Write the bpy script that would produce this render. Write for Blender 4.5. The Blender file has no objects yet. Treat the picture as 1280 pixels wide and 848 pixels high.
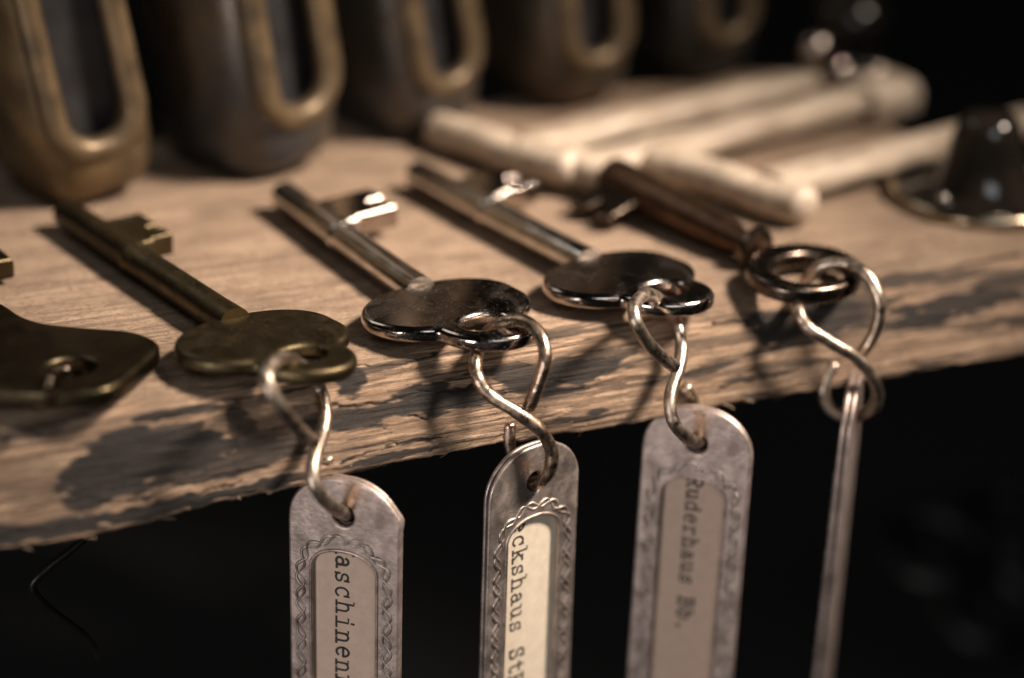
import bpy, bmesh, math, random
from mathutils import Vector, Matrix, noise
random.seed(7)
# one Blender unit is one centimetre
sc = bpy.context.scene
COL = sc.collection
sc.unit_settings.scale_length = 0.01
PI = math.pi

# ------------------------------------------------------------------ camera
YAW, PITCH, ROLL, FPX = math.radians(25), math.radians(24), math.radians(1.8), 2800.0
r0 = Vector((math.cos(YAW), -math.sin(YAW), 0))
CF = Vector((math.sin(YAW)*math.cos(PITCH), math.cos(YAW)*math.cos(PITCH), -math.sin(PITCH)))
u0 = r0.cross(CF)
CU = u0*math.cos(ROLL) - r0*math.sin(ROLL)
CR = r0*math.cos(ROLL) + u0*math.sin(ROLL)
def ray(x, y): return CF + CR*((x-640)/FPX) - CU*((y-424)/FPX)
CP = Vector((0, -0.15, 0.2)) - 33.0*ray(590, 405)
def at(x, y, z):            # the world point at height z seen at a spot of the photograph
    d = ray(x, y); return CP + d*((z-CP.z)/d.z)
def aty(x, y, Y):           # the same on the upright plane y = Y
    d = ray(x, y); return CP + d*((Y-CP.y)/d.y)
cam = bpy.data.cameras.new("camera"); camo = bpy.data.objects.new("camera", cam); COL.objects.link(camo)
camo.matrix_world = Matrix(((CR.x, CU.x, -CF.x, CP.x), (CR.y, CU.y, -CF.y, CP.y), (CR.z, CU.z, -CF.z, CP.z), (0, 0, 0, 1)))
cam.sensor_width = 36; cam.lens = FPX/1280*36; cam.clip_start = 0.5; cam.clip_end = 2000
cam.dof.use_dof = True; cam.dof.focus_distance = 32.8
APERTURE = 1.55            # cm across
cam.dof.aperture_fstop = cam.lens*1e-3/APERTURE; cam.dof.aperture_blades = 8; cam.dof.aperture_rotation = math.radians(10)
sc.camera = camo

# ------------------------------------------------------------------ world, lamps, exposure
w = bpy.data.worlds.new("World"); sc.world = w; w.use_nodes = True
bg = w.node_tree.nodes["Background"]; bg.inputs[0].default_value = (0.80, 0.95, 1.0, 1); bg.inputs[1].default_value = 0.005
def aim(o, loc, tgt):
    o.location = loc; o.rotation_euler = (Vector(tgt)-Vector(loc)).to_track_quat('-Z', 'Y').to_euler()
def area_lamp(name, loc, tgt, sx, sy, power, col):
    l = bpy.data.lights.new(name, 'AREA'); l.shape = 'RECTANGLE'; l.size = sx; l.size_y = sy; l.energy = power; l.color = col
    o = bpy.data.objects.new(name, l); COL.objects.link(o); aim(o, loc, tgt); return o
def spot_lamp(name, loc, tgt, rad, ang, blend, power, col):
    l = bpy.data.lights.new(name, 'SPOT'); l.shadow_soft_size = rad; l.spot_size = math.radians(ang); l.spot_blend = blend; l.energy = power; l.color = col
    o = bpy.data.objects.new(name, l); COL.objects.link(o); aim(o, loc, tgt); return o
AZ, EL = math.radians(-38), math.radians(49)
d = Vector((math.cos(AZ)*math.cos(EL), math.sin(AZ)*math.cos(EL), math.sin(EL)))
KT = Vector((0.2, 3.0, 0))
spot_lamp("workbench_lamp", KT + d*62, KT, 7.0, 21.5, 1.0, 670000, (1.0, 0.83, 0.69))
area_lamp("window_light", (-58, -40, -4), (0, 0, -2.5), 18, 16, 18000, (1.0, 0.91, 0.86))
area_lamp("far_window", (-6, -70, 46), (1, 2, 0), 34, 20, 7500, (0.90, 0.95, 1.0))
area_lamp("shaft_fill", (-26, 32, 48), (0, 2, 0), 34, 26, 3800, (1.0, 0.94, 0.87))  # added unseen fill light, puts a bright streak on the key shafts
sc.view_settings.view_transform = 'Standard'; sc.view_settings.look = 'None'; sc.view_settings.exposure = 0; sc.view_settings.gamma = 1
sc.cycles.use_denoising = True
sc.cycles.max_bounces = 8
sc.cycles.sample_clamp_indirect = 6

# ------------------------------------------------------------------ helpers
def link(o):
    COL.objects.link(o); return o
def thing(name, label, cat, mat=None, group=None):
    o = bpy.data.objects.new(name, None); o.empty_display_size = 0.3; link(o)
    if mat is not None: o.matrix_world = mat
    o['label'] = label; o['category'] = cat
    if group: o['group'] = group
    return o
def finish(me, m, angle=35):
    me.materials.clear(); me.materials.append(m)
    me.polygons.foreach_set('use_smooth', [True]*len(me.polygons))
    me.set_sharp_from_angle(angle=math.radians(angle)); me.update()
def obj(name, me, m, parent=None, mat=None, angle=35):
    finish(me, m, angle)
    o = bpy.data.objects.new(name, me); link(o)
    if parent: o.parent = parent
    if mat is not None: o.matrix_local = mat
    return o
def tag(o, label, cat, group=None):
    o['label'] = label; o['category'] = cat
    if group: o['group'] = group
    return o
def from_curve(cu):
    o = bpy.data.objects.new("tmp", cu); link(o)
    dg = bpy.context.evaluated_depsgraph_get()
    me = bpy.data.meshes.new_from_object(o.evaluated_get(dg))
    bpy.data.objects.remove(o); bpy.data.curves.remove(cu); return me
def plate(outline, holes, thick, bevel, res=4):
    """flat plate in XY, centred on z=0, with rounded edges"""
    cu = bpy.data.curves.new("tmp", 'CURVE'); cu.dimensions = '2D'; cu.fill_mode = 'BOTH'
    cu.extrude = thick/2-bevel; cu.bevel_depth = bevel; cu.bevel_resolution = res; cu.offset = -bevel
    for pts in [outline]+holes:
        s = cu.splines.new('POLY'); s.points.add(len(pts)-1); s.use_cyclic_u = True
        for p, q in zip(s.points, pts): p.co = (q[0], q[1], 0, 1)
    return from_curve(cu)
def tube_mesh(pts, rad, sides=12, closed=False, flat=None):
    """tube along a smooth poly-line; rad is a number or a list; ends rounded off"""
    bm = bmesh.new(); n = len(pts); pts = [Vector(p) for p in pts]
    rads = rad if isinstance(rad, (list, tuple)) else [rad]*n
    tang = []
    for i in range(n):
        a = pts[(i-1) % n] if closed else pts[max(i-1, 0)]; b = pts[(i+1) % n] if closed else pts[min(i+1, n-1)]
        tang.append((b-a).normalized())
    up = Vector((0, 0, 1)) if abs(tang[0].z) < 0.9 else Vector((1, 0, 0))
    nrm = (up - tang[0]*up.dot(tang[0])).normalized(); rings = []
    for i in range(n):
        nrm = (nrm - tang[i]*nrm.dot(tang[i])).normalized(); bi = tang[i].cross(nrm)
        rings.append([bm.verts.new(pts[i] + (nrm*math.cos(t)+bi*math.sin(t))*rads[i]) for t in [2*PI*k/sides for k in range(sides)]])
    for i in range(n if closed else n-1):
        A, B = rings[i], rings[(i+1) % n]
        for k in range(sides): bm.faces.new((A[k], A[(k+1) % sides], B[(k+1) % sides], B[k]))
    if not closed:
        for R_, s in ((rings[0], -1), (rings[-1], 1)):
            i = 0 if s < 0 else n-1
            inner = [bm.verts.new(pts[i] + tang[i]*s*rads[i]*0.35 + (v.co-pts[i])*0.7) for v in R_]
            for k in range(sides):
                f = (R_[k], R_[(k+1) % sides], inner[(k+1) % sides], inner[k]); bm.faces.new(f if s > 0 else f[::-1])
            bm.faces.new(inner if s > 0 else inner[::-1])
    bmesh.ops.recalc_face_normals(bm, faces=bm.faces)
    me = bpy.data.meshes.new("tmp"); bm.to_mesh(me); bm.free(); return me
def smooth_path(P, step=10, closed=False):
    """centripetal Catmull-Rom through P"""
    P = [Vector(p) for p in P]; n = len(P); out = []
    for i in range(n if closed else n-1):
        p1, p2 = P[i], P[(i+1) % n]
        p0 = P[(i-1) % n] if (closed or i > 0) else p1*2-p2
        p3 = P[(i+2) % n] if (closed or i+2 < n) else p2*2-p1
        for k in range(step):
            t = k/step
            out.append(0.5*((2*p1)+(p2-p0)*t+(2*p0-5*p1+4*p2-p3)*t*t+(3*p1-p0-3*p2+p3)*t**3))
    if not closed: out.append(P[-1])
    return out
def lathe(profile, seg=48):
    """profile of (r, z), revolved about Z"""
    bm = bmesh.new(); rings = []
    for r, z in profile:
        if r < 1e-6: rings.append([bm.verts.new((0, 0, z))])
        else: rings.append([bm.verts.new((r*math.cos(2*PI*k/seg), r*math.sin(2*PI*k/seg), z)) for k in range(seg)])
    for A, B in zip(rings, rings[1:]):
        for k in range(seg):
            j = (k+1) % seg
            if len(A) == 1 and len(B) == 1: continue
            if len(A) == 1: bm.faces.new((A[0], B[j], B[k]))
            elif len(B) == 1: bm.faces.new((A[k], A[j], B[0]))
            else: bm.faces.new((A[k], A[j], B[j], B[k]))
    bmesh.ops.recalc_face_normals(bm, faces=bm.faces)
    me = bpy.data.meshes.new("tmp"); bm.to_mesh(me); bm.free(); return me
def xform(me, M): me.transform(M); return me
def ell(cx, cy, rx, ry, n=48, a0=0, a1=360, rot=0):
    c, s = math.cos(rot), math.sin(rot); out = []
    full = abs(a1-a0) >= 360
    for k in range(n if full else n+1):
        t = math.radians(a0+(a1-a0)*k/n); x, y = rx*math.cos(t), ry*math.sin(t); out.append((cx+x*c-y*s, cy+x*s+y*c))
    return out
def frame(origin, y_axis, up=Vector((0, 0, 1))):
    Y = y_axis.normalized(); X = Y.cross(up).normalized(); Z = X.cross(Y)
    return Matrix(((X.x, Y.x, Z.x, origin.x), (X.y, Y.y, Z.y, origin.y), (X.z, Y.z, Z.z, origin.z), (0, 0, 0, 1)))

# ------------------------------------------------------------------ materials
class NT:
    def __init__(s, name):
        s.m = bpy.data.materials.new(name); s.m.use_nodes = True; s.t = s.m.node_tree; s.N = s.t.nodes
        s.b = s.N["Principled BSDF"]; s.c = s.n('ShaderNodeTexCoord').outputs['Object']
    def n(s, k, **kw):
        x = s.N.new(k)
        for a, b in kw.items(): setattr(x, a, b)
        return x
    def l(s, a, b): s.t.links.new(a, b)
    def noise(s, scale, detail=4, rough=0.55, stretch=(1, 1, 1), dist=0.0):
        mp = s.n('ShaderNodeMapping'); mp.inputs['Scale'].default_value = stretch; s.l(s.c, mp.inputs['Vector'])
        x = s.n('ShaderNodeTexNoise'); x.inputs['Scale'].default_value = scale; x.inputs['Detail'].default_value = detail
        x.inputs['Roughness'].default_value = rough; x.inputs['Distortion'].default_value = dist; s.l(mp.outputs[0], x.inputs['Vector']); return x.outputs[0]
    def ramp(s, fac, stops):
        r = s.n('ShaderNodeValToRGB'); e = r.color_ramp.elements
        while len(e) < len(stops): e.new(0.5)
        for q, (p, c) in zip(e, stops):
            q.position = p; q.color = (c, c, c, 1) if isinstance(c, (int, float)) else (*c, 1)
        s.l(fac, r.inputs[0]); return r.outputs[0]
    def mix(s, fac, a, b, mode='MIX'):
        x = s.n('ShaderNodeMix', data_type='RGBA', blend_type=mode)
        for sock, v in ((x.inputs[0], fac), (x.inputs[6], a), (x.inputs[7], b)):
            if hasattr(v, 'is_linked'): s.l(v, sock)
            elif isinstance(v, (int, float)): sock.default_value = v
            else: sock.default_value = (*v, 1)
        return x.outputs[2]
    def set(s, key, v):
        if hasattr(v, 'is_linked'): s.l(v, s.b.inputs[key])
        elif isinstance(v, tuple): s.b.inputs[key].default_value = (*v, 1)
        else: s.b.inputs[key].default_value = v
    def bump(s, h, strength, dist=0.02):
        x = s.n('ShaderNodeBump'); x.inputs['Strength'].default_value = strength; x.inputs['Distance'].default_value = dist; s.l(h, x.inputs['Height'])
        if s.b.inputs['Normal'].is_linked: s.l(s.b.inputs['Normal'].links[0].from_socket, x.inputs['Normal'])
        s.l(x.outputs[0], s.b.inputs['Normal'])

def metal(name, a, b, r0_, r1_, scale=2.0, metallic=1.0, bump=0.15, specks=None, stretch=(1, 1, 1), thr=(0.38, 0.66), scratch=0.0, dust=None):
    t = NT(name)
    f = t.ramp(t.noise(scale, 6, 0.62, stretch), [(thr[0], 0.0), (thr[1], 1.0)])
    col = t.mix(f, a, b)
    if specks:
        sp = t.ramp(t.noise(26, 2, 0.5), [(0.63, 0.0), (0.70, 1.0)]); col = t.mix(sp, col, specks)
    rr = t.ramp(t.noise(scale*2.3, 5, 0.6, stretch), [(0.3, r0_), (0.7, r1_)])
    mt = t.mix(0.0, (metallic,)*3, (metallic,)*3)
    if scratch:                                   # fine scratches in two directions and dull handling marks
        s1 = t.ramp(t.noise(9, 4, 0.6, (0.25, 9, 3), 0.3), [(0.60, 0.0), (0.66, 1.0)])
        s2 = t.ramp(t.noise(8, 4, 0.6, (10, 0.3, 3), 0.4), [(0.61, 0.0), (0.67, 1.0)])
        sc_ = t.mix(1.0, s1, s2, 'LIGHTEN'); sm = t.ramp(t.noise(1.7, 6, 0.7, dist=0.8), [(0.46, 0.0), (0.62, 1.0)])
        rr = t.mix(t.mix(0.5, sm, sc_, 'ADD'), rr, (min(0.6, r1_+scratch),)*3)
        t.bump(sc_, 0.06, 0.01)
    if dust:
        dm = t.ramp(t.noise(30, 2, 0.5), [(0.69, 0.0), (0.75, 0.5)])
        col = t.mix(dm, col, dust); mt = t.mix(dm, mt, (0, 0, 0)); rr = t.mix(dm, rr, (0.8, 0.8, 0.8))
    t.set('Base Color', col); t.set('Metallic', mt); t.set('Roughness', rr)
    t.bump(t.noise(14, 5, 0.65), bump, 0.03)
    return t.m
M_STEEL = metal("polished_dark_nickel", (0.46, 0.40, 0.36), (0.33, 0.28, 0.25), 0.05, 0.15, 2.6, bump=0.04, scratch=0.15, dust=(0.22, 0.18, 0.15))
M_SHAFT = metal("worn_nickel_plate", (0.70, 0.66, 0.61), (0.48, 0.44, 0.40), 0.10, 0.20, 2.2, bump=0.04, scratch=0.05)
M_STEEL2 = metal("polished_nickel", (0.48, 0.42, 0.38), (0.34, 0.29, 0.26), 0.05, 0.13, 2.2, bump=0.05, scratch=0.16)
M_OLIVE = metal("dull_olive_brass", (0.105, 0.082, 0.045), (0.06, 0.048, 0.028), 0.32, 0.46, 1.8, bump=0.18, scratch=0.06, dust=(0.24, 0.20, 0.14))
M_DKBRASS = metal("blackened_brass", (0.10, 0.078, 0.045), (0.05, 0.040, 0.026), 0.28, 0.42, 1.8, bump=0.15)
M_BROWN = metal("brown_rusted_iron", (0.10, 0.055, 0.032), (0.055, 0.034, 0.022), 0.24, 0.42, 2.5, metallic=0.85, bump=0.2)
M_DKRING = metal("dark_browned_steel", (0.155, 0.12, 0.095), (0.08, 0.064, 0.052), 0.2, 0.34, 2.5, bump=0.1)
M_WIRE = metal("aged_nickel_wire", (0.68, 0.57, 0.47), (0.30, 0.235, 0.18), 0.22, 0.42, 4.0, bump=0.3, scratch=0.08)
M_WIREC = metal("coppery_nickel_wire", (0.58, 0.45, 0.35), (0.26, 0.185, 0.135), 0.18, 0.38, 4.0, bump=0.3, scratch=0.08)
M_TAG = metal("aged_tag_metal", (0.62, 0.51, 0.465), (0.30, 0.24, 0.215), 0.36, 0.54, 2.8, metallic=0.8, bump=0.22, specks=(0.30, 0.25, 0.23))
M_TAGD = metal("dark_tag_metal", (0.50, 0.43, 0.39), (0.31, 0.26, 0.235), 0.28, 0.5, 2.8, metallic=0.85, bump=0.22, specks=(0.50, 0.44, 0.40), scratch=0.1)
M_BLOCK = metal("dark_patinated_metal", (0.075, 0.070, 0.068), (0.17, 0.118, 0.072), 0.24, 0.40, 0.9, metallic=0.85, bump=0.12, thr=(0.45, 0.75))
M_RIM = metal("worn_brass", (0.17, 0.12, 0.065), (0.065, 0.048, 0.032), 0.4, 0.55, 1.3, metallic=0.6, bump=0.15)
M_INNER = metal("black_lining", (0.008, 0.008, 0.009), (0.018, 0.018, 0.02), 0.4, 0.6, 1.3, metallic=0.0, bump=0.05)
M_BLACK = metal("glossy_black_lacquer", (0.008, 0.007, 0.006), (0.020, 0.015, 0.011), 0.06, 0.14, 1.3, metallic=0.0, bump=0.02)
M_GOLD = metal("polished_brass", (0.46, 0.39, 0.29), (0.20, 0.165, 0.115), 0.14, 0.28, 1.6, bump=0.06)
M_CLUTTER = metal("darkened_iron", (0.007, 0.008, 0.009), (0.02, 0.019, 0.018), 0.35, 0.55, 0.8, metallic=0.6)  # iron colour lowered so the rings look unlit under the shelf
def paper(name, col, col2, rough, coat):
    t = NT(name); t.set('Base Color', t.mix(t.ramp(t.noise(5, 5, 0.7), [(0.3, 0.0), (0.75, 1.0)]), col, col2)); t.set('Roughness', rough)
    t.set('Coat Weight', coat); t.set('Coat Roughness', 0.2)
    t.bump(t.noise(40, 3), 0.08, 0.01); return t.m
M_PAPER1 = paper("pinkish_old_paper", (0.70, 0.53, 0.42), (0.58, 0.43, 0.335), 0.55, 0.1)
M_PAPER2 = paper("cream_old_paper", (0.66, 0.585, 0.475), (0.54, 0.465, 0.36), 0.65, 0.0)
M_PAPER3 = paper("tan_old_paper", (0.58, 0.43, 0.34), (0.49, 0.36, 0.28), 0.45, 0.25)
t = NT("typewriter_ink"); t.set('Base Color', t.mix(t.noise(30, 2), (0.015, 0.014, 0.013), (0.06, 0.054, 0.048))); t.set('Roughness', 0.8); M_INK = t.m
t = NT("pale_smooth_wood"); g = t.ramp(t.noise(1.6, 5, 0.65, (2.2, 0.5, 2.2)), [(0.4, 0.0), (0.66, 1.0)])
t.set('Base Color', t.mix(g, (0.50, 0.415, 0.325), (0.27, 0.21, 0.155))); t.set('Roughness', 0.5); t.set('Coat Weight', 0.1); t.set('Coat Roughness', 0.3); t.bump(g, 0.1, 0.02); M_PALE = t.m
M_DIM = metal("darkened_wire", (0.010, 0.009, 0.008), (0.02, 0.017, 0.015), 0.35, 0.5, 3.0, metallic=0.5)  # base colour darkened to stand in for the shade under the shelf

def wood_material():
    t = NT("weathered_shelf_wood"); a = t.n('ShaderNodeAttribute', attribute_name="stain"); edge = t.n('ShaderNodeAttribute', attribute_name="edge")
    crack = t.n('ShaderNodeAttribute', attribute_name="crack")
    st, ed, ck = a.outputs['Fac'], edge.outputs['Fac'], crack.outputs['Fac']
    big = t.noise(0.5, 4, 0.6, (0.5, 1, 1))
    grain = t.noise(2.2, 8, 0.68, (0.22, 2.6, 2.6), 0.4)
    fine = t.noise(9.0, 6, 0.7, (0.12, 2.4, 2.4), 0.3)
    pore = t.noise(16.0, 4, 0.75, (0.55, 1.0, 1.0))
    blot = t.noise(1.6, 5, 0.7, (0.45, 1, 1), 0.6)
    speck = t.noise(34.0, 3, 0.7, (0.6, 1, 1))
    line = t.noise(3.5, 6, 0.7, (0.07, 2.4, 2.4), 0.25)
    top = t.mix(t.ramp(big, [(0.3, 0.0), (0.7, 1.0)]), (0.45, 0.33, 0.235), (0.33, 0.237, 0.166))
    top = t.mix(t.ramp(blot, [(0.44, 0.0), (0.62, 0.8)]), top, (0.21, 0.148, 0.104))
    top = t.mix(t.ramp(line, [(0.48, 0.0), (0.60, 0.75)]), top, (0.20, 0.14, 0.097))
    top = t.mix(t.ramp(pore, [(0.52, 0.0), (0.62, 0.8)]), top, (0.17, 0.117, 0.082))
    top = t.mix(t.ramp(speck, [(0.575, 0.0), (0.65, 0.8)]), top, (0.10, 0.07, 0.05))
    fr = t.mix(t.ramp(grain, [(0.42, 0.0), (0.60, 1.0)]), (0.56, 0.40, 0.27), (0.34, 0.225, 0.145))
    fr = t.mix(t.ramp(fine, [(0.46, 0.0), (0.60, 0.85)]), fr, (0.17, 0.108, 0.07))
    fr = t.mix(t.ramp(blot, [(0.52, 0.0), (0.64, 0.55)]), fr, (0.13, 0.095, 0.075))
    hair = t.ramp(t.noise(5.0, 5, 0.6, (0.05, 3.2, 3.2), 0.5), [(0.565, 0.0), (0.59, 1.0)])
    fr = t.mix(hair, fr, (0.075, 0.052, 0.04))
    mid = t.ramp(t.noise(4.2, 5, 0.66, (0.13, 2.1, 2.1), 0.35), [(0.495, 0.0), (0.57, 0.8)])
    fr = t.mix(mid, fr, (0.17, 0.115, 0.078))
    fibre = t.ramp(t.noise(22.0, 4, 0.7, (0.07, 2.2, 2.2), 0.2), [(0.44, 0.0), (0.58, 0.6)])
    fr = t.mix(fibre, fr, (0.24, 0.165, 0.115))
    col = t.mix(ed, top, fr)
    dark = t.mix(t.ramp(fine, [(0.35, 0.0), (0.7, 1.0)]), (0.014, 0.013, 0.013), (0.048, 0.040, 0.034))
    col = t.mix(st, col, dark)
    col = t.mix(ck, col, (0.02, 0.015, 0.012))
    t.set('Base Color', col); t.set('Roughness', 0.72); t.set('Specular IOR Level', 0.3)
    t.bump(pore, 0.45, 0.03); t.bump(speck, 0.3, 0.015); t.bump(fine, 0.8, 0.06); t.bump(fibre, 0.4, 0.02); t.bump(mid, 0.6, 0.03); t.bump(grain, 0.3, 0.06)
    return t.m
M_WOOD = wood_material()
t = NT("darkened_ground"); t.set('Base Color', (0.004, 0.004, 0.0045)); t.set('Roughness', 0.9); M_DARKGROUND = t.m  # near-black colour stands in for the unlit space below

# ------------------------------------------------------------------ the shelf board
def fb(v, oct_=5): return noise.fractal(v, 1.0, 2.0, oct_)     # about -1..1
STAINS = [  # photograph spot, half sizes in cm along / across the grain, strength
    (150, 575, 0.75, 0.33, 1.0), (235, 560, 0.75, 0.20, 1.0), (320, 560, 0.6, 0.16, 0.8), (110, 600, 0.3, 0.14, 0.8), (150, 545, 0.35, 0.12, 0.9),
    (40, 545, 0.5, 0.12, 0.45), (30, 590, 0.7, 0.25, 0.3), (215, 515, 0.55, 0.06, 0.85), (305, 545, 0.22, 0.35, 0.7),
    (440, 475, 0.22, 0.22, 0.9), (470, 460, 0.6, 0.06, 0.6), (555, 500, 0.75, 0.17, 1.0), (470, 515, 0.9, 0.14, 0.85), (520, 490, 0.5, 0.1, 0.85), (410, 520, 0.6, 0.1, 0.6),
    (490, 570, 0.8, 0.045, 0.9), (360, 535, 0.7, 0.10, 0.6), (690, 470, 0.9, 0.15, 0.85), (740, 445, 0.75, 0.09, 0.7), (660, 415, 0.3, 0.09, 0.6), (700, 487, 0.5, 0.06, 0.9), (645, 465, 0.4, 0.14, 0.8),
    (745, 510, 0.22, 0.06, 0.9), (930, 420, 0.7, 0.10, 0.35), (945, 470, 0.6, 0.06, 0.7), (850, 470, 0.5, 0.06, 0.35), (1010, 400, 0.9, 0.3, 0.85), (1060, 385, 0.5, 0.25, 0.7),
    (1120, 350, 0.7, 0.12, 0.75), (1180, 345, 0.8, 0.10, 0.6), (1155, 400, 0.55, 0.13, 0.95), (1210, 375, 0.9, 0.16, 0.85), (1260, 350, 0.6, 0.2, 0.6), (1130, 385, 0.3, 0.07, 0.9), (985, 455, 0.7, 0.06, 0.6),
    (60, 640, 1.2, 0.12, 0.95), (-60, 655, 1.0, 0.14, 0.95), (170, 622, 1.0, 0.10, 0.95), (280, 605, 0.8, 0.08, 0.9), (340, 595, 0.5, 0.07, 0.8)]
CRACKS = [  # polylines in photograph spots
    [(395, 503), (440, 508), (480, 503), (520, 490), (575, 488), (600, 478)], [(480, 535), (484, 550), (498, 557)], [(425, 575), (470, 562), (520, 552), (560, 547)],
    [(170, 533), (205, 520), (235, 510), (240, 516)], [(0, 650), (100, 630), (200, 612), (300, 594)], [(98, 632), (96, 655)],
    [(620, 492), (660, 485), (705, 478)], [(890, 405), (930, 400), (960, 392)], [(1100, 380), (1130, 392), (1180, 398), (1230, 380)], [(900, 485), (950, 470), (1000, 462)],
    [(440, 455), (500, 455), (545, 440)], [(510, 520), (540, 523), (550, 517)], [(80, 600), (150, 608), (240, 590), (330, 575)], [(955, 440), (1000, 430), (1040, 425)]]
SECT = smooth_path([(0, 0.30, 0), (0, 0.05, -0.02), (0, -0.22, -0.10), (0, -0.44, -0.26), (0, -0.60, -0.50), (0, -0.74, -0.82), (0, -0.86, -1.12), (0, -0.93, -1.34), (0, -0.92, -1.45), (0, -0.78, -1.50), (0, -0.3, -1.53)], 12)
SL_ = [0.0]
for a, b in zip(SECT, SECT[1:]): SL_.append(SL_[-1]+(b-a).length)
S0 = -0.30
def profile(s):
    """shelf section: s in cm, negative over the top (s = -y), then round the worn edge, down the sloping face and under"""
    if s <= S0: return Vector((0, -s, 0)), Vector((0, 0, 1))
    q = s-S0
    if q >= SL_[-1]: return SECT[-1]+Vector((0, q-SL_[-1], 0)), Vector((0, 0, -1))
    k = 0
    while SL_[k+1] < q: k += 1
    f = (q-SL_[k])/max(1e-6, SL_[k+1]-SL_[k]); tg = (SECT[k+1]-SECT[k]).normalized()
    return SECT[k].lerp(SECT[k+1], f), Vector((0, tg.z, -tg.y))
def on_board(px, py):
    """where the sight line of a spot of the photograph meets the shelf: (x, s)"""
    d_ = ray(px, py); last = None; k = 0
    for k in range(-300, 175):
        s_ = k*0.01; p, _n = profile(s_); t_ = (p.y-CP.y)/d_.y; h = CP.z+d_.z*t_-p.z
        if last is not None and h < 0 <= last[0] or (last is not None and last[0] < 0 <= h):
            return CP.x+d_.x*t_, s_
        last = (h, s_)
    p = aty(px, py, -0.9); return p.x, S0+1.85+(-1.4-p.z)
def frange(a, b, n): return [a+(b-a)*i/n for i in range(n)]
def build_board():
    S = frange(-9.9, -3.0, 40)+frange(-3.0, -0.5, 70)+frange(-0.5, 1.95, 150)+frange(1.95, 2.6, 14)+frange(2.6, 11, 8)+[11]
    X = frange(-16, -8.5, 30)+frange(-8.5, 11.4, 640)+[11.4]
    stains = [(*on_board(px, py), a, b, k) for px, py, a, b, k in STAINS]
    cracks = [[on_board(px, py) for px, py in c] for c in CRACKS]
    bm = bmesh.new(); rows = []; A = {"stain": [], "edge": [], "crack": []}
    for s in S:
        row = []
        base, nrm = profile(s)
        for x in X:
            p = Vector((x, base.y, base.z)); e = 0.0; st = 0.0; ck = 0.0
            if s > -3.0:
                wob = fb(Vector((x*0.35, s*0.5, 3.1)), 3)*0.35
                e = min(1, max(0, (s+0.12+wob)/0.5)); e = e*e*(3-2*e)
                skew = s+x*0.012
                g1 = fb(Vector((x*0.22, skew*3.4, 0.7)), 4)             # grain ridges
                g2 = fb(Vector((x*0.8, skew*13.0, 5.2)), 4)
                ch = fb(Vector((x*0.22, skew*1.5, 9.4)), 3)               # flaked layers
                step = max(0.0, min(1.0, (ch-0.05)*16))
                p += nrm*e*(g1*0.020+g2*0.014-0.022*step)
                p.y += 0.10*fb(Vector((x*0.22, 0.3, 7.7)), 3)*min(1, max(0, (s+2.0)/1.7))
                low = min(1, max(0, (s-0.8)/0.6))
                p.z -= low*0.27*min(1, max(0, (-x-1.5)/5))
                p.z += low*(0.055*fb(Vector((x*0.35, 1.3, 2.2)), 3)+0.030*fb(Vector((x*4.0, 4.3, 2.2)), 4))
                n1 = fb(Vector((x*0.9, s*3.0, 1.0)), 5); n2 = fb(Vector((x*3.0, s*11.0, 4.0)), 4)
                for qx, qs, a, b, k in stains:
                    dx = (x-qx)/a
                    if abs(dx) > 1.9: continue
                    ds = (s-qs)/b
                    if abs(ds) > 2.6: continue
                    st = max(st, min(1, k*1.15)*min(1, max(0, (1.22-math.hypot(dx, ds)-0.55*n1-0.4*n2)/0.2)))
                rs = fb(Vector((x*0.35+20, skew*5.0, 2.0)), 5)
                st = max(st, 0.9*e*min(1, max(0, (rs-0.33)/0.06)))
                for c in cracks:
                    for q0, q1 in zip(c, c[1:]):
                        if x < min(q0[0], q1[0])-0.1 or x > max(q0[0], q1[0])+0.1: continue
                        vx, vz = q1[0]-q0[0], q1[1]-q0[1]; L = vx*vx+vz*vz+1e-9
                        u = max(0, min(1, ((x-q0[0])*vx+(s-q0[1])*vz)/L))
                        dd = math.hypot(x-q0[0]-u*vx, s-q0[1]-u*vz+0.045*n2)
                        ck = max(ck, min(1, max(0, (0.019+0.010*n1-dd)/0.010)))
                p -= nrm*ck*0.022
                p.z += (1-e)*0.012*fb(Vector((x*1.5, s*3.0, 8.0)), 4)
            row.append(bm.verts.new(p)); A["stain"].append(st); A["edge"].append(e); A["crack"].append(ck)
        rows.append(row)
    for a, b in zip(rows, rows[1:]):
        for i in range(len(X)-1): bm.faces.new((a[i], b[i], b[i+1], a[i+1]))
    # back and ends
    a, b = rows[0], rows[-1]
    for i in range(len(X)-1): bm.faces.new((b[i], a[i], a[i+1], b[i+1]))
    bm.faces.new([r[0] for r in reversed(rows)]); bm.faces.new([r[-1] for r in rows])
    bmesh.ops.recalc_face_normals(bm, faces=bm.faces)
    me = bpy.data.meshes.new("tmp"); bm.to_mesh(me); bm.free()
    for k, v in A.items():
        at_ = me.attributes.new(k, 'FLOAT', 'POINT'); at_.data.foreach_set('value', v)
    return me
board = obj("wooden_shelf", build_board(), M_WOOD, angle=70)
tag(board, "thick weathered wooden shelf board with a split, stained front edge that carries all the keys", "shelf")
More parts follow.
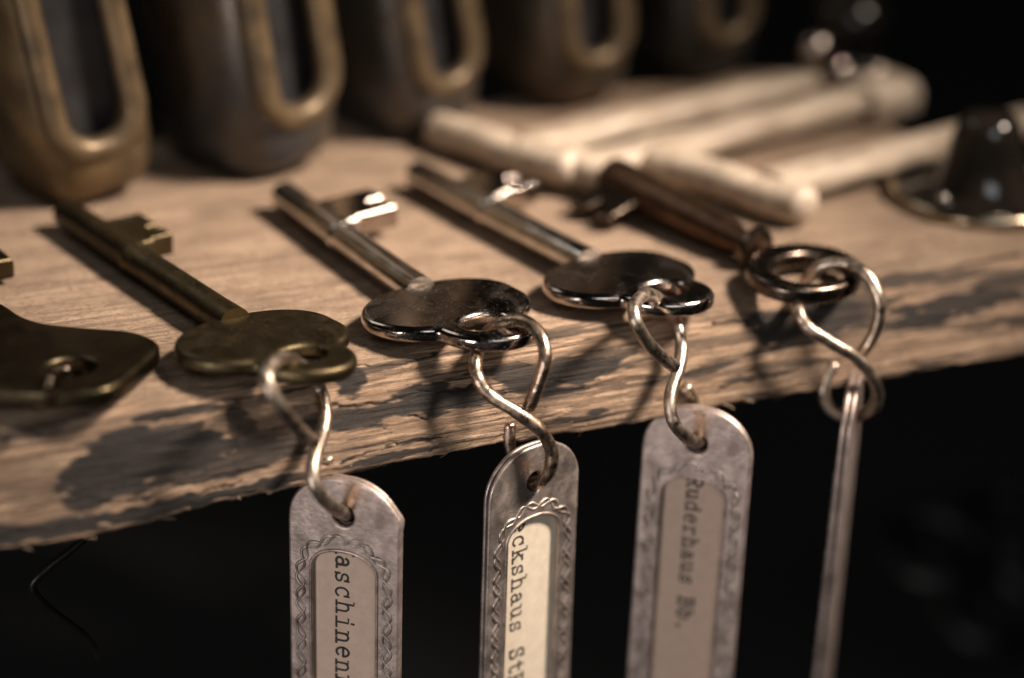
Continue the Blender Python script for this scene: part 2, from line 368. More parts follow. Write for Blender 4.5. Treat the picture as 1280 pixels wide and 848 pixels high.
# loose splinters along the lower edge: each one a sliver of the board itself
def sliver(pts, r):
    n = len(pts); return tube_mesh(smooth_path(pts, 4), [r*(0.5+0.5*math.sin(PI*(0.25+0.75*i/(4*(n-1))))) for i in range(4*(n-1)+1)], 6)
SL = [([(700, 534), (708, 531), (716, 527)], .022), ([(724, 545), (730, 535), (740, 526)], .018), ([(788, 524), (795, 517)], .026), ([(280, 618), (292, 617), (300, 624)], .03), ([(210, 636), (225, 634), (238, 636)], .03),
      ([(110, 658), (125, 655), (140, 656)], .03), ([(775, 518), (778, 528)], .012), ([(955, 486), (964, 490), (972, 484)], .016), ([(410, 586), (425, 588), (440, 582)], .016), ([(560, 557), (570, 562)], .014)]
for pts, r in SL:
    y = -0.88 if pts[0][1] > 450 else -0.6
    o = obj("splinter", sliver([aty(px, py, y-0.04*i) for i, (px, py) in enumerate(pts)], r), M_WOOD, board)

rs_ = random.Random(5)
for q in range(24):
    x = rs_.uniform(-7.6, 9.5); drop = 0.27*min(1, max(0, (-x-1.5)/5)); L_ = rs_.uniform(0.10, 0.42); a = Vector((x, -0.90+rs_.uniform(-.02, .06), -1.40-drop+rs_.uniform(-.07, .02)))
    e = a+Vector((L_*rs_.choice((-1, 1, 1)), -rs_.uniform(0, .05), -rs_.uniform(0.03, 0.14)))
    obj("splinter", sliver([a, a.lerp(e, 0.5)+Vector((0, -0.02, rs_.uniform(-.015, .025))), e], rs_.uniform(.18, 1.0)**2*0.026+0.005), M_WOOD, board)
# ------------------------------------------------------------------ keys
def bow_outline(w_, h_, tabr, taby):
    """oval bow with a round tab at -y, concave where they join; all in local cm"""
    n = 120; pts = []
    def inside(x, y):
        a = (abs(x)/w_)**2.25+(abs(y)/h_)**2.25
        # smooth union of the oval and the tab
        d1 = (a**0.5-1)*h_; d2 = math.hypot(x, (y-taby))-tabr
        k = 0.09; hh = max(k-abs(d1-d2), 0)/k
        return min(d1, d2)-hh*hh*k*0.25
    o = (0, taby*0.35)
    for i in range(n):
        t = 2*PI*i/n; lo, hi = 0.0, 4.0
        for _ in range(30):
            m = (lo+hi)/2
            if inside(o[0]+m*math.cos(t), o[1]+m*math.sin(t)) < 0: lo = m
            else: hi = m
        pts.append((o[0]+lo*math.cos(t), o[1]+lo*math.sin(t)))
    return pts
RX = Matrix.Rotation(-PI/2, 4, 'X')      # lathe Z axis -> +Y
def oval_key(bowpx, tippx, bz, tz, label, m, tilt=0.0, ms=None, blen=1.14, w_=1.27, h_=0.86, tabx=0.0, flip=1, group=None):
    B = at(*bowpx, bz); T = at(*tippx, tz)
    M = frame(B, T-B) @ Matrix.Rotation(tilt, 4, 'Y')
    L = (T-B).length
    k = thing("key", label, "key", M, group)
    out = [(x+tabx*max(0, -y)/0.9, y) for x, y in bow_outline(w_, h_, 0.68, -0.86)]
    obj("bow", plate(out, [ell(tabx*0.95, -0.84, 0.36, 0.27, 40)], 0.25, 0.09, 5), m, k, Matrix.Translation((0, 0, -0.02)), 60)
    y0 = h_-0.06
    prof = [(0, y0-0.1), (0.265, y0-0.1), (0.265, y0+0.05), (0.255, y0+0.4), (0.25, L*0.50), (0.25, L*0.585), (0.275, L*0.59), (0.28, L*0.60), (0.275, L*0.61), (0.25, L*0.615), (0.24, L-0.1), (0.21, L-0.03), (0.12, L), (0, L)]
    obj("shaft", lathe([(r, z) for r, z in prof], 32), ms or m, k, RX, 40)
    bl = blen*flip; ya, yb = L*0.625, L*0.815
    o = [(0.05*flip, ya), (0.42*flip, ya), (0.42*flip, ya+0.10), (bl, ya+0.10), (bl, ya+0.40), (bl*0.76, ya+0.40), (bl*0.76, ya+0.58), (bl, ya+0.58), (bl, yb), (0.05*flip, yb)]
    obj("bit", plate(o, [], 0.38, 0.055, 3), m, k, Matrix.Rotation(-0.04*flip, 4, 'Y'), 40)
    return k
oval_key((325, 427), (80, 264), 0.30, 0.31, "dull olive brass key with a broad oval bow, hung with the tag typed aschinen", M_OLIVE, 0.03, blen=0.78, tabx=0.2)
oval_key((554, 387), (352, 242), 0.30, 0.32, "shiny dark steel key in sharp focus, its oval bow hung with the cream paper tag", M_STEEL, -0.02, ms=M_SHAFT, tabx=0.22)
oval_key((770, 349), (518, 216), 0.30, 0.32, "shiny black-topped steel key lying beside the brown barrel key, hung with the Ruderhaus tag", M_STEEL2, 0.0, ms=M_SHAFT, w_=1.22, h_=0.84, tabx=0.24)

# brown barrel key with a ring bow
B = at(1005, 342, 0.26); T = at(765, 222, 0.48)
M = frame(B, T-B); L = (T-B).length
k4 = thing("key", "brown barrel key with an open ring bow, beside the black-topped steel key", "key", M)
obj("bow", plate(ell(0, 0, 0.98, 0.86, 56), [ell(0.02, -0.10, 0.64, 0.52, 48)], 0.30, 0.10, 6), M_DKRING, k4, None, 60)
prof = [(0, 0.85), (0.17, 0.85), (0.2, 0.9), (0.2, 1.0), (0.29, 1.03), (0.31, 1.12), (0.29, 1.2), (0.2, 1.23), (0.21, 1.35), (0.26, 1.6), (0.31, 2.1), (0.35, L-0.9), (0.37, L-0.06), (0.35, L), (0.24, L), (0.23, L-0.5), (0, L-0.5)]
obj("shaft", lathe(prof, 36), M_BROWN, k4, Matrix.Rotation(-PI/2, 4, 'X'), 45)
ya = L-1.05
obj("bit", plate([(-0.1, ya), (-1.0, ya), (-1.0, ya+0.35), (-0.7, ya+0.35), (-0.7, ya+0.55), (-1.0, ya+0.55), (-1.0, L-0.1), (-0.1, L-0.1)], [], 0.26, 0.04, 2), M_DKRING, k4, Matrix.Rotation(-0.28, 4, 'Y'), 40)
col_ = obj("collar", lathe([(0.28, 1.0), (0.35, 1.03), (0.37, 1.1), (0.35, 1.17), (0.28, 1.2)], 32), M_DKRING, k4, Matrix.Rotation(-PI/2, 4, 'X'))

# angular blackened key cut by the frame on the far side from the barrel key
px = [(-40, 380), (-12, 384), (8, 392), (30, 406), (60, 415), (110, 420), (160, 424), (188, 432), (200, 442), (192, 455), (165, 478), (146, 492), (125, 499), (85, 501), (20, 499), (-90, 497), (-160, 470), (-190, 440), (-150, 415), (-100, 405), (-70, 395)]
wp = [at(x, y, 0.28) for x, y in px]; cen = at(-20, 450, 0.28); axis = at(-150, 290, 0.28)-at(-40, 400, 0.28)
M = frame(cen, axis); Mi = M.inverted()
k0 = thing("key", "blackened brass key with an angular bow, half out of frame beside the olive key", "key", M)
out = [((Mi @ p).x, (Mi @ p).y) for p in wp]; out = [(q.x, q.y) for q in smooth_path([(x, y, 0) for x, y in out], 5, True)]
hc = Mi @ at(88, 470, 0.28)
if sum(a[0]*b[1]-b[0]*a[1] for a, b in zip(out, out[1:]+out[:1])) < 0: out.reverse()
obj("bow", plate(out, [ell(hc.x, hc.y, 0.34, 0.30, 36)], 0.30, 0.09, 4), M_DKBRASS, k0, None, 60)
obj("shaft", lathe([(0, 0.6), (0.24, 0.6), (0.23, 1.5), (0.22, 5.0), (0.25, 5.05), (0.25, 5.15), (0.22, 5.2), (0.21, 6.2), (0.12, 6.3), (0, 6.3)], 28), M_DKBRASS, k0, Matrix.Rotation(-PI/2, 4, 'X') @ Matrix.Translation((0, 0, 0)), 40)
bq = Mi @ at(7, 325, 0.30)
obj("bit", plate([(0.05, bq.y-0.5), (0.4, bq.y-0.5), (0.4, bq.y-0.35), (bq.x, bq.y-0.35), (bq.x, bq.y+0.3), (0.9, bq.y+0.3), (0.9, bq.y+0.5), (0.05, bq.y+0.5)], [], 0.36, 0.08, 3), M_DKBRASS, k0, None, 40)

# ------------------------------------------------------------------ wire links
def hook(name, label, P, m, r=0.10):
    pts = smooth_path(P, 10)
    ox = P[0][0]*3.1
    pts = [p+0.016*Vector((fb(Vector((ox, k*0.06, 1)), 3), fb(Vector((ox, k*0.06, 5)), 3), fb(Vector((ox, k*0.06, 9)), 3))) for k, p in enumerate(pts)]
    rr = [r*(1+0.09*fb(Vector((ox+i*0.10, 2.0, 1.0)), 4)) for i in range(len(pts))]
    o = obj(name, tube_mesh(pts, rr, 16), m, None, None, 50)
    c = pts[0].copy(); o.data.transform(Matrix.Translation(-c)); o.location = c
    return tag(o, label, "wire link", "wire links joining keys and tags")
# each link: loose end, over the bow, down through its hole, crossing over, through the tag, loose end behind
hook("wire_link", "bent wire link through the hole of the olive brass key", [
    aty(393, 553, -1.62), aty(378, 541, -1.72), aty(358, 518, -1.82), aty(341, 494, -1.85), aty(334, 472, -1.72), aty(340, 454, -1.42), aty(357, 448, -1.00), at(372, 455, 0.30), at(386, 466, 0.05), aty(399, 486, -0.52), aty(406, 512, -0.82), aty(403, 541, -1.10),
    aty(395, 565, -1.40), aty(390, 588, -1.62), aty(396, 611, -1.72), aty(412, 631, -1.62), aty(429, 642, -1.30), aty(432, 640, -1.02), aty(424, 612, -0.82), aty(412, 588, -0.82), aty(408, 573, -0.88)], M_WIRE)
hook("wire_link", "coppery wire link through the bow of the sharply focused steel key", [
    aty(661, 509, -1.55), aty(667, 496, -1.61), aty(675, 473, -1.67), aty(681, 447, -1.65), aty(678, 424, -1.47), aty(664, 407, -1.20), aty(642, 401, -0.90), at(620, 409, 0.33), at(604, 424, 0.02), aty(595, 447, -0.97), aty(597, 472, -1.20), aty(613, 495, -1.35),
    aty(644, 514, -1.55), aty(672, 535, -1.67), aty(689, 561, -1.73), aty(688, 586, -1.70), aty(676, 602, -1.53), aty(663, 602, -1.20), aty(649, 585, -1.00), aty(638, 560, -0.91), aty(637, 530, -0.89)], M_WIREC)
hook("wire_link", "pale wire link through the bow of the black-topped steel key", [
    aty(843, 458, -1.64), aty(826, 445, -1.74), aty(806, 424, -1.82), aty(794, 400, -1.80), aty(794, 380, -1.57), aty(806, 369, -1.22), at(822, 374, 0.33), at(836, 386, 0.08), aty(847, 408, -0.80), aty(852, 436, -0.97), aty(847, 466, -1.27),
    aty(839, 490, -1.50), aty(838, 514, -1.64), aty(846, 534, -1.67), aty(860, 549, -1.54), aty(873, 552, -1.27), aty(877, 538, -1.04), aty(868, 505, -0.92), aty(857, 484, -0.94)], M_WIRE)
hook("wire_link", "blurred wire link looped through the ring bow of the brown barrel key", [
    aty(1073, 444, -1.33), aty(1086, 428, -1.40), aty(1098, 403, -1.48), aty(1099, 374, -1.46), aty(1085, 346, -1.23), aty(1061, 330, -0.88), aty(1030, 331, -0.63), at(1010, 347, 0.24), at(1000, 366, -0.08), aty(998, 386, -1.00), aty(1010, 408, -1.23),
    aty(1038, 427, -1.40), aty(1068, 446, -1.53), aty(1089, 470, -1.58), aty(1097, 494, -1.53), aty(1088, 513, -1.38), aty(1064, 521, -1.16), aty(1041, 513, -1.00), aty(1030, 494, -0.93), aty(1033, 474, -0.90), aty(1043, 456, -0.90)], M_WIRE)
hook("wire_link", "dim bent wire hanging in the dark under the shelf", [
    aty(150, 640, 1.2), aty(112, 668, 0.9), aty(89, 688, 0.8), aty(58, 712, 0.7), aty(41, 734, 0.7), aty(60, 760, 0.7), aty(107, 797, 0.7), aty(125, 825, 0.8)], M_DIM, 0.06)
hook("wire_link", "thin dark wire end hooked over the hole of the angular blackened key", [at(92, 474, 0.1), at(86, 462, 0.40), at(70, 462, 0.46), aty(62, 470, -0.95), aty(61, 488, -1.05), aty(56, 508, -0.9), aty(46, 512, -0.7)], M_DKRING, 0.05)

# ------------------------------------------------------------------ lettering as typed strokes
def arc(cx, cy, rx, ry, a0, a1, n=12): return [(cx+rx*math.cos(math.radians(a0+(a1-a0)*k/n)), cy+ry*math.sin(math.radians(a0+(a1-a0)*k/n))) for k in range(n+1)]
XH = 0.70
GL = {
 'a': [arc(.44, .20, .27, .20, 0, 360, 18), arc(.45, .46, .24, .24, 150, 0)+[(.69, .12), (.76, .02), (.9, .03)]],
 's': [arc(.5, .52, .25, .18, 25, 270, 14)+arc(.5, .17, .28, .17, 90, -160, 14), [(.75, .72), (.75, .52)], [(.22, -.02), (.22, .2)]],
 'c': [arc(.5, .35, .33, .36, 45, 320, 18), [(.76, .72), (.76, .5)]],
 'h': [[(.22, 0), (.22, 1.02), (.06, 1.02)], arc(.48, .44, .26, .26, 180, 0)+[(.74, 0)], [(.06, 0), (.38, 0)], [(.58, 0), (.92, 0)]],
 'i': [[(.5, 0), (.5, .7), (.22, .7)], [(.15, 0), (.85, 0)], [(.5, .9), (.5, 1.0)]],
 'n': [[(.22, 0), (.22, .7), (.06, .7)], arc(.48, .44, .26, .26, 180, 0)+[(.74, 0)], [(.06, 0), (.38, 0)], [(.58, 0), (.92, 0)]],
 'e': [[(.17, .38), (.83, .38)]+arc(.5, .35, .33, .36, 5, 310, 20)],
 'r': [[(.3, 0), (.3, .7), (.08, .7)], arc(.58, .42, .28, .28, 180, 35), [(.08, 0), (.62, 0)]],
 'u': [[(.06, .7), (.22, .7), (.22, .26)]+arc(.46, .26, .24, .26, 180, 300, 10)+[(.74, .2)], [(.58, .7), (.74, .7), (.74, 0), (.92, 0)]],
 'm': [[(.1, 0), (.1, .7), (0, .7)], arc(.31, .5, .2, .2, 170, 0)+[(.51, 0)], arc(.71, .5, .2, .2, 180, 0)+[(.91, 0)], [(0, 0), (.2, 0)], [(.42, 0), (.6, 0)], [(.82, 0), (1.0, 0)]],
 'k': [[(.22, 0), (.22, 1.02), (.06, 1.02)], [(.22, .28), (.7, .68)], [(.4, .42), (.78, 0)], [(.06, 0), (.38, 0)], [(.55, .7), (.88, .7)], [(.62, 0), (.95, 0)]],
 'd': [arc(.44, .35, .30, .36, 0, 360, 20), [(.58, 1.02), (.74, 1.02), (.74, 0), (.92, 0)]],
 'b': [arc(.54, .35, .30, .36, 0, 360, 20), [(.06, 1.02), (.24, 1.02), (.24, 0)]],
 't': [[(.4, .95), (.4, .2)]+arc(.6, .2, .2, .2, 180, 330, 8), [(.14, .7), (.76, .7)]],
 'D': [[(.2, 0), (.2, 1), (.45, 1)]+arc(.45, .5, .4, .5, 90, -90, 16)+[(.06, 0)], [(.06, 1), (.45, 1)]],
 'B': [[(.2, 0), (.2, 1)], [(.06, 1), (.5, 1)]+arc(.5, .77, .28, .23, 90, -90)+[(.2, .54)], [(.5, .54)]+arc(.52, .27, .34, .27, 90, -90)+[(.06, 0)]],
 'R': [[(.2, 0), (.2, 1)], [(.06, 1), (.5, 1)]+arc(.5, .75, .3, .25, 90, -90)+[(.2, .5)], [(.5, .5), (.78, 0), (.96, 0)], [(.06, 0), (.4, 0)]],
 'S': [arc(.5, .76, .28, .24, 30, 270, 14)+arc(.5, .26, .32, .26, 90, -155, 14), [(.78, 1.02), (.78, .74)], [(.2, -.02), (.2, .26)]],
 'M': [[(.12, 0), (.12, 1), (.5, .42), (.88, 1), (.88, 0)], [(0, 0), (.26, 0)], [(.74, 0), (1, 0)], [(0, 1), (.12, 1)], [(.88, 1), (1, 1)]],
 '.': [[(.44, .06), (.56, .06)], [(.44, .1), (.56, .1)], [(.44, .02), (.56, .02)]],
 ' ': []}
def typed(text, pitch, size, x0, z0, y, parent, hw=0.018):
    """letters typed down the slip, each letter's top pointing to +x"""
    rnd = random.Random(len(text))
    for i, ch in enumerate(text):
        jx = rnd.uniform(-.02, .02); w_ = hw*rnd.uniform(0.85, 1.2)
        if not GL[ch]: continue
        bm = bmesh.new()
        for j, pl in enumerate(GL[ch]):
            P = [Vector((x0+size*(gy+jx), 0, z0-pitch*i-size*0.86*gx)) for gx, gy in pl]
            n = len(P); L_, R_ = [], []; y0 = y-0.0004*j
            for k in range(n):
                a, b = P[max(k-1, 0)], P[min(k+1, n-1)]; d_ = (b-a); d_ = d_.normalized() if d_.length > 1e-6 else Vector((1, 0, 0))
                nn = Vector((-d_.z, 0, d_.x)); e_ = d_*w_*(-1 if k == 0 else 1 if k == n-1 else 0)
                L_.append(P[k]+nn*w_+e_); R_.append(P[k]-nn*w_+e_)
            f = [[bm.verts.new((q.x, y0, q.z)) for q in Q] for Q in (L_, R_)]
            bk = [[bm.verts.new((q.x, y0+0.006, q.z)) for q in Q] for Q in (L_, R_)]
            for k in range(n-1):
                bm.faces.new((f[0][k], f[0][k+1], f[1][k+1], f[1][k])); bm.faces.new((f[0][k], bk[0][k], bk[0][k+1], f[0][k+1])); bm.faces.new((f[1][k+1], bk[1][k+1], bk[1][k], f[1][k]))
            for k in (0, n-1): bm.faces.new((f[0][k], bk[0][k], bk[1][k], f[1][k]))
        bmesh.ops.recalc_face_normals(bm, faces=bm.faces)
        me = bpy.data.meshes.new("tmp"); bm.to_mesh(me); bm.free()
        obj("typed_letter", me, M_INK, parent)

# ------------------------------------------------------------------ tags
TL = 6.4         # hole to bottom end
def stadium(hw, top, bot, r, n=14):
    """upright rounded rectangle, x half width, corner rounding r (elliptic)"""
    rx, ry = r
    return ([(hw-rx+rx*math.cos(a), top-ry+ry*math.sin(a)) for a in [PI/2*k/n for k in range(n+1)]] +
            [(-(hw-rx)-rx*math.sin(a), top-ry+ry*math.cos(a)) for a in [PI/2*k/n for k in range(n+1)]] +
            [(-(hw-rx)-rx*math.cos(a), bot+ry-ry*math.sin(a)) for a in [PI/2*k/n for k in range(n+1)]] +
            [(hw-rx+rx*math.sin(a), bot+ry-ry*math.cos(a)) for a in [PI/2*k/n for k in range(n+1)]])
def key_tag(hole, theta, lean, label, m, mp, text, pitch, size, tx, tz, hw=0.86, dent=False, wear=1.0):
    M = Matrix.Translation(hole) @ Matrix.Rotation(lean[1], 4, 'Y') @ Matrix.Rotation(math.radians(theta), 4, 'Z') @ Matrix.Rotation(lean[0], 4, 'X')
    k = thing("key_tag", label, "key tag", M, "metal key tags hanging under the shelf")
    UP = Matrix.Rotation(PI/2, 4, 'X')                # plate XY -> XZ, its front towards -Y
    out = stadium(hw, 0.60, -TL, (hw*0.92, 0.74), 18)
    if dent: out = [(x+(0.05*math.exp(-((y-0.05)/0.12)**2) if x > 0.5 else 0), y) for x, y in out]
    win = stadium(0.50, -0.58, -TL+0.9, (0.47, 0.34), 14)
    hol = ell(0, 0, 0.155, 0.16, 28)
    obj("front_plate", xform(plate(out, [hol, win], 0.09, 0.042, 4), UP), m, k, Matrix.Translation((0, -0.04, 0)), 60)
    rim = [Vector((x*0.965, -0.045, y-0.02*(1 if y > 0 else -1))) for x, y in out]
    obj("back_plate", xform(plate([(x*0.985, y-0.01) for x, y in out], [ell(0, 0, 0.16, 0.165, 28)], 0.07, 0.03, 3), UP), m, k, Matrix.Translation((0, 0.065, 0)), 60)
    # the bead round the window, a part of the pressed plate
    obj("window_bead", tube_mesh([(x*1.03, -0.080, y) for x, y in stadium(0.50, -0.565, -TL+0.885, (0.47, 0.34), 14)], 0.028, 8, True), m, k, None, 60)
    # two interlaced waves stamped round the window
    path = [Vector((x, 0, y)) for x, y in stadium(0.675, -0.385, -TL+0.72, (0.64, 0.60), 40)]
    dens = [path[0]]; 
    seg = []; tot = 0
    for a, b in zip(path, path[1:]+path[:1]):
        l_ = (b-a).length; seg.append((a, b, tot, l_)); tot += l_
    nw = round(tot/0.46); W = []
    N = nw*20; j = 0
    for i in range(N):
        s_ = tot*i/N
        while j < len(seg)-1 and s_ > seg[j][2]+seg[j][3]: j += 1
        a, b, s0, l_ = seg[j]; p = a.lerp(b, (s_-s0)/max(l_, 1e-6)); d_ = (b-a).normalized(); W.append((p, Vector((-d_.z, 0, d_.x)), i))
    for ph in (0.0, 2.1):
        pts = []
        for p, nn, i in W:
            q = 2*PI*nw*i/N+ph; pts.append(p+nn*(0.062*math.sin(q))+Vector((0, -0.079-0.008*math.cos(q*1.0+ph), 0)))
        obj("stamped_border", tube_mesh(pts, 0.025, 6, True), M_TAGD, k, None, 70)
    ps = obj("paper_slip", xform(plate(stadium(0.58, -0.5, -TL+0.75, (0.1, 0.1), 3), [], 0.03, 0.008, 1), UP), mp, k, Matrix.Translation((0, 0.020, 0)), 40)
    typed(text, pitch, size, tx, tz, -0.0185, ps)
    return k
key_tag(aty(432, 643, -1.15), -42, (0.0, math.radians(0.0)), "grey metal key tag with a pinkish slip typed aschinen, below the olive brass key", M_TAG, M_PAPER1, "Maschinenraum", 0.254, 0.27, -0.15, -0.43, dent=True)
key_tag(aty(665, 600, -1.33), 15, (0.0, math.radians(0.0)), "sharply focused metal key tag with a bright cream slip typed eckshaus StB", M_TAGD, M_PAPER2, "Deckshaus StB", 0.245, 0.265, -0.315, -0.36)
key_tag(aty(873, 553, -1.24), -42, (0.0, math.radians(0.5)), "metal key tag with a brownish slip typed Ruderhaus Bb., hanging below the black-topped key", M_TAG, M_PAPER3, "Ruderhaus Bb.", 0.214, 0.235, -0.12, -0.59)
key_tag(aty(1064, 514, -1.16), 231, (0.0, math.radians(0.5)), "metal key tag turned edge-on, hanging below the brown barrel key", M_TAG, M_PAPER3, "", 0.22, 0.22, -0.1, -0.6)

# ------------------------------------------------------------------ slotted metal blocks standing at the back
def block_body(hx, hy, h):
    bm = bmesh.new(); N = 64; rings = []
    prof = [(0.0, 0.0), (0.44, 0.0), (0.68, 0.03), (0.82, 0.13), (0.91, 0.32), (0.965, 0.60), (0.99, 0.95), (1.0, 1.25), (1.0, 1.6), (0.99, 2.4), (0.965, 3.2), (0.93, 4.0), (0.86, h-0.8), (0.85, h-0.25), (0.6, h-0.03), (0.0, h)]
    for f, z in prof:
        if f == 0: rings.append([bm.verts.new((0, 0, z))]); continue
        R_ = []
        for k in range(N):
            t_ = 2*PI*k/N; c, s = math.cos(t_), math.sin(t_); e_ = 2/3.0
            R_.append(bm.verts.new((f*hx*math.copysign(abs(c)**e_, c), f*hy*math.copysign(abs(s)**e_, s), z)))
        rings.append(R_)
    for A, B_ in zip(rings, rings[1:]):
        for k in range(N):
            j = (k+1) % N
            if len(A) == 1: bm.faces.new((A[0], B_[j], B_[k]))
            elif len(B_) == 1: bm.faces.new((A[k], A[j], B_[0]))
            else: bm.faces.new((A[k], A[j], B_[j], B_[k]))
    bmesh.ops.recalc_face_normals(bm, faces=bm.faces)
    me = bpy.data.meshes.new("tmp"); bm.to_mesh(me); bm.free(); return me
def cut(me, cutter):
    a = bpy.data.objects.new("tmp", me); b = bpy.data.objects.new("tmp", cutter); link(a); link(b)
    md = a.modifiers.new("cut", 'BOOLEAN'); md.object = b; md.operation = 'DIFFERENCE'; md.solver = 'EXACT'
    dg = bpy.context.evaluated_depsgraph_get(); out = bpy.data.meshes.new_from_object(a.evaluated_get(dg))
    bpy.data.objects.remove(a); bpy.data.objects.remove(b); return out
HX, HY, BH = 1.12, 1.50, 5.4
slot = stadium(0.58, 4.6, 1.0, (0.56, 0.6), 12)
cutter = plate(slot, [], 1.2, 0.02, 1); cutter.transform(Matrix.Translation((0, -HY, 0)) @ Matrix.Rotation(PI/2, 4, 'X'))
body = cut(block_body(HX, HY, BH), cutter)
def face_y(z):              # how far out the casing's front is at height z
    P_ = [(0.0, 0.44), (0.03, 0.68), (0.13, 0.82), (0.32, 0.91), (0.60, 0.965), (0.95, 0.99), (1.25, 1.0), (1.6, 1.0), (2.4, 0.99), (3.2, 0.965), (4.0, 0.93), (5.4, 0.85)]
    for (a, fa), (b, fb_) in zip(P_, P_[1:]):
        if a <= z <= b: return -HY*(fa+(fb_-fa)*(z-a)/(b-a))
    return -HY
rim = tube_mesh([(x*1.10, face_y(z)+0.10, z) for x, z in stadium(0.60, 4.66, 0.94, (0.58, 0.62), 14)], 0.21, 12, True)
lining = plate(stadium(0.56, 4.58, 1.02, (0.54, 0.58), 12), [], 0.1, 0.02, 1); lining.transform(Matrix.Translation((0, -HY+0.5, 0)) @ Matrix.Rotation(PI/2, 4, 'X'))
BM = [metal("worn_patina", a, b, r1, r2, sc__, metallic=0.55, bump=0.14, thr=(0.42, 0.7)) for i, (a, b, r1, r2, sc__) in enumerate([
    ((0.17, 0.118, 0.058), (0.05, 0.038, 0.026), 0.32, 0.5, 0.9), ((0.05, 0.052, 0.057), (0.105, 0.078, 0.05), 0.22, 0.38, 0.7), ((0.055, 0.058, 0.063), (0.10, 0.078, 0.055), 0.22, 0.4, 0.8),
    ((0.10, 0.075, 0.05), (0.05, 0.045, 0.04), 0.3, 0.5, 0.8), ((0.05, 0.045, 0.04), (0.03, 0.03, 0.03), 0.35, 0.5, 0.8)])]
BL = [((100, 226), 8, 1.06, -9, "large dark metal block with a tall brass-rimmed slot, nearest of the row behind the keys"),
      ((312, 196), 24, 1.12, -7, "dark metal block with a bluish sheen behind the shiny steel key, second in the row"),
      ((505, 152), 22, 1.02, -9, "smoky metal block with a rimmed slot standing just before the pale wooden pegs"),
      ((694, 116), 12, 1.0, -5, "blurred dark block with a golden rim round its slot, standing behind the pale wooden pegs"),
      ((856, 86), 16, 0.96, -8, "very dark block at the far end of the row, almost lost in the dark")]
for i, (p, rz, s_, lean_, lab) in enumerate(BL):
    M = Matrix.Translation(at(*p, 0.0)+Vector((0, 0, 0.05))) @ Matrix.Rotation(math.radians(lean_), 4, 'Y') @ Matrix.Rotation(math.radians(rz), 4, 'Z') @ Matrix.Scale(s_, 4)
    k = thing("slotted_block", lab, "metal block", M, "slotted metal blocks along the back of the shelf")
    b_ = body.copy()
    for v in b_.vertices: v.co += Vector((1, 1, 0))*0.05*noise.noise(Vector((v.co.x*0.9+i*7, v.co.y*0.9, v.co.z*0.8)))
    obj("casing", b_, BM[i], k, None, 50)
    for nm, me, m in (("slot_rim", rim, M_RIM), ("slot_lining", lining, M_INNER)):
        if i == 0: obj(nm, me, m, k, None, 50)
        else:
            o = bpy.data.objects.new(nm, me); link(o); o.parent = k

# ------------------------------------------------------------------ pale T-shaped handles
def capsule(p, q, r, n=16, sides=20, bulge=0.0, flat=1.0):
    P = [Vector(p).lerp(Vector(q), i/n) for i in range(n+1)]; d_ = (Vector(q)-Vector(p)).normalized(); R_ = []
    L_ = (Vector(q)-Vector(p)).length
    pts, rr = [], []
    for k in range(8): a = PI/2*k/8; pts.append(P[0]-d_*r*0.8*math.cos(a)); rr.append(max(0.02, r*math.sin(a)))
    for i, v in enumerate(P): pts.append(v); rr.append(r*(1+bulge*math.sin(PI*i/n)))
    for k in range(1, 9): a = PI/2*k/8; pts.append(P[-1]+d_*r*0.8*math.sin(a)); rr.append(max(0.02, r*math.cos(a)))
    return tube_mesh(pts, rr, sides)
def rounded_bar(L_, w0, w1, hgt, n=30):
    """bar along +Y from 0 to L_, width tapering, rounded section"""
    bm = bmesh.new(); rings = []; N = 20
    for i in range(n+1):
        f = i/n; y = L_*f; w_ = w0+(w1-w0)*f; e_ = 0.88 if i in (0, n) else 1
        R_ = []
        for k in range(N):
            t_ = 2*PI*k/N; c, s = math.cos(t_), math.sin(t_); q = 2/3.2
            R_.append(bm.verts.new((e_*w_/2*math.copysign(abs(c)**q, c), y, hgt/2*e_*math.copysign(abs(s)**q, s))))
        rings.append(R_)
    for A, B_ in zip(rings, rings[1:]):
        for k in range(N): bm.faces.new((A[k], A[(k+1) % N], B_[(k+1) % N], B_[k]))
    bm.faces.new(rings[0][::-1]); bm.faces.new(rings[-1]); bmesh.ops.recalc_face_normals(bm, faces=bm.faces)
    me = bpy.data.meshes.new("tmp"); bm.to_mesh(me); bm.free(); return me
def lumpy(me, amp=0.11):
    o_ = random.uniform(0, 50)
    for v in me.vertices: v.co += Vector((1, 0.6, 1))*amp*noise.noise(Vector((o_+v.co.x*0.9, v.co.y*0.75, v.co.z*0.9)))
    return me
HD = [((660, 183), (1008, 102), (556, 160), (705, 214), 0.42, "pale wooden T-shaped peg at the back, its far end against the black knob fitting"),
      ((745, 208), (1068, 128), (655, 196), (782, 228), 0.42, "middle pale wooden T-shaped peg, its foot just behind the tip of the barrel key"),
      ((965, 232), (1300, 148), (822, 205), (1000, 254), 0.42, "pale wooden T-shaped peg nearest the shelf edge, lying behind the brown barrel key")]
for i, (j, e, c0, c1, z, lab) in enumerate(HD):
    J = at(*j, z); E_ = at(*e, z); M = frame(J, E_-J); Mi = M.inverted()
    k = thing("wooden_peg", lab, "wooden peg", M, "pale wooden T-shaped pegs lying behind the keys")
    obj("grip", lumpy(rounded_bar((E_-J).length, 0.82, 0.66, 0.46)), M_PALE, k, None, 60)
    obj("cross_piece", lumpy(capsule(Mi @ at(*c0, z), Mi @ at(*c1, z), 0.34, bulge=0.06)), M_PALE, k, None, 60)
    if i == 1:
        e2 = at(1135, 122, z); obj("end_block", xform(rounded_bar((e2-E_).length, 1.15, 1.3, 0.8), Matrix.Translation((0, (E_-J).length+0.04, 0))), M_PALE, k, None, 60)

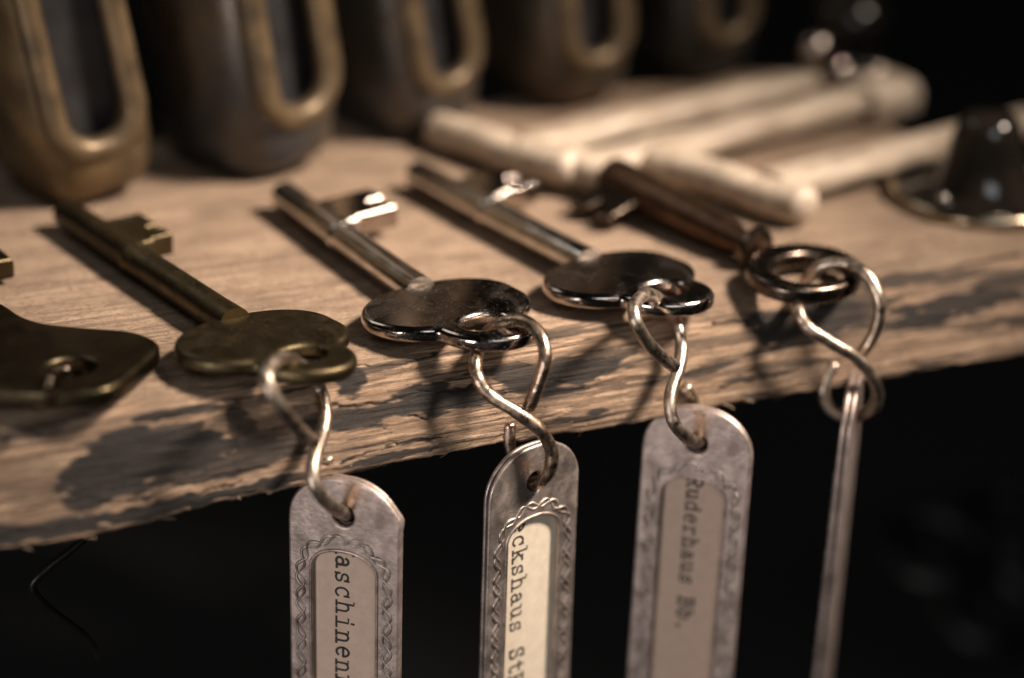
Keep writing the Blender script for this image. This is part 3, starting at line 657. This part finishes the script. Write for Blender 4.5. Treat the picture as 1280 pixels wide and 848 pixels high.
# ------------------------------------------------------------------ black fittings
M = Matrix.Translation(at(1226, 247, 0.0))
k = thing("bell_fitting", "glossy black bell-shaped fitting on a round flange with a brass edge", "fitting", M)
obj("flange", lathe([(0, 0.02), (1.45, 0.02), (1.55, 0.06), (1.55, 0.16), (1.2, 0.22), (0.8, 0.26), (0, 0.26)], 64), M_BLACK, k, None, 50)
obj("brass_edge", tube_mesh([(1.56*math.cos(a), 1.56*math.sin(a), 0.12) for a in [2*PI*q/72 for q in range(72)]], 0.13, 12, True), M_GOLD, k, None, 60)
obj("cone", lathe([(0.94, 0.24), (0.85, 0.38), (0.73, 0.66), (0.65, 0.98), (0.57, 1.25), (0.51, 1.42), (0.42, 1.52), (0, 1.56)], 48), M_BLACK, k, None, 50)
for a in (200, 290):
    obj("rivet", xform(lathe([(0, 0.16), (0.05, 0.15), (0.1, 0.1), (0.12, 0.0)], 16), Matrix.Translation((1.12*math.cos(math.radians(a)), 1.12*math.sin(math.radians(a)), 0.2))), M_STEEL2, k)
M = Matrix.Translation(at(1062, 118, 0.0)+Vector((0.6, 1.2, 0)))
k = thing("knob_fitting", "glossy black knobbed fitting with bright glints at the end of the middle pale peg", "fitting", M)
obj("knob", lathe([(0, 0.0), (0.9, 0.0), (0.95, 0.2), (0.7, 0.35), (0.62, 0.7), (0.80, 0.95), (0.86, 1.2), (0.75, 1.5), (0.45, 1.72), (0, 1.78)], 40), M_BLACK, k, None, 50)
obj("brass_cap", lathe([(0.50, 1.70), (0.52, 1.76), (0.4, 1.86), (0.2, 1.92), (0, 1.93)], 32), M_GOLD, k, None, 50)
for q in ((1020, 60), (1092, 92), (1047, 88)):  # added shiny balls in front of the knob, only there to catch glints
    v = at(*q, 1.0)-M.translation
    v = aty(*q, M.translation.y-1.5)-M.translation
    bm = bmesh.new(); bmesh.ops.create_uvsphere(bm, u_segments=24, v_segments=16, radius=0.3); me = bpy.data.meshes.new("tmp"); bm.to_mesh(me); bm.free()
    obj("glint_ball", xform(me, Matrix.Translation(v)), M_STEEL2, k)

# ------------------------------------------------------------------ dark space below
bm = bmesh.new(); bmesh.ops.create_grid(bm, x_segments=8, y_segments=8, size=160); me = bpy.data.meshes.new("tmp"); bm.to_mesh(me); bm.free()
fl = obj("ground", me, M_DARKGROUND, None, Matrix.Translation((0, 40, -16))); fl['kind'] = 'structure'
CL = [((1170, 690), 7, "dim grey iron ring nearest the edge-on tag in the dark under the shelf"), ((1235, 760), 8, "lowest of the dim iron rings in the dark under the shelf"), ((1262, 660), 9, "dim iron ring half out of frame in the dark under the shelf")]
for (p, Y, lab) in CL:
    c = aty(*p, Y); c.z = max(c.z, -15.2)
    o = obj("iron_ring", tube_mesh([(1.1*math.cos(a), 1.1*math.sin(a), 0.1*math.sin(2*a)) for a in [2*PI*q/40 for q in range(40)]], 0.38, 14, True), M_CLUTTER, None, Matrix.Translation(c) @ Matrix.Rotation(random.uniform(0.2, 0.7), 4, 'X'))
    tag(o, lab, "iron ring")
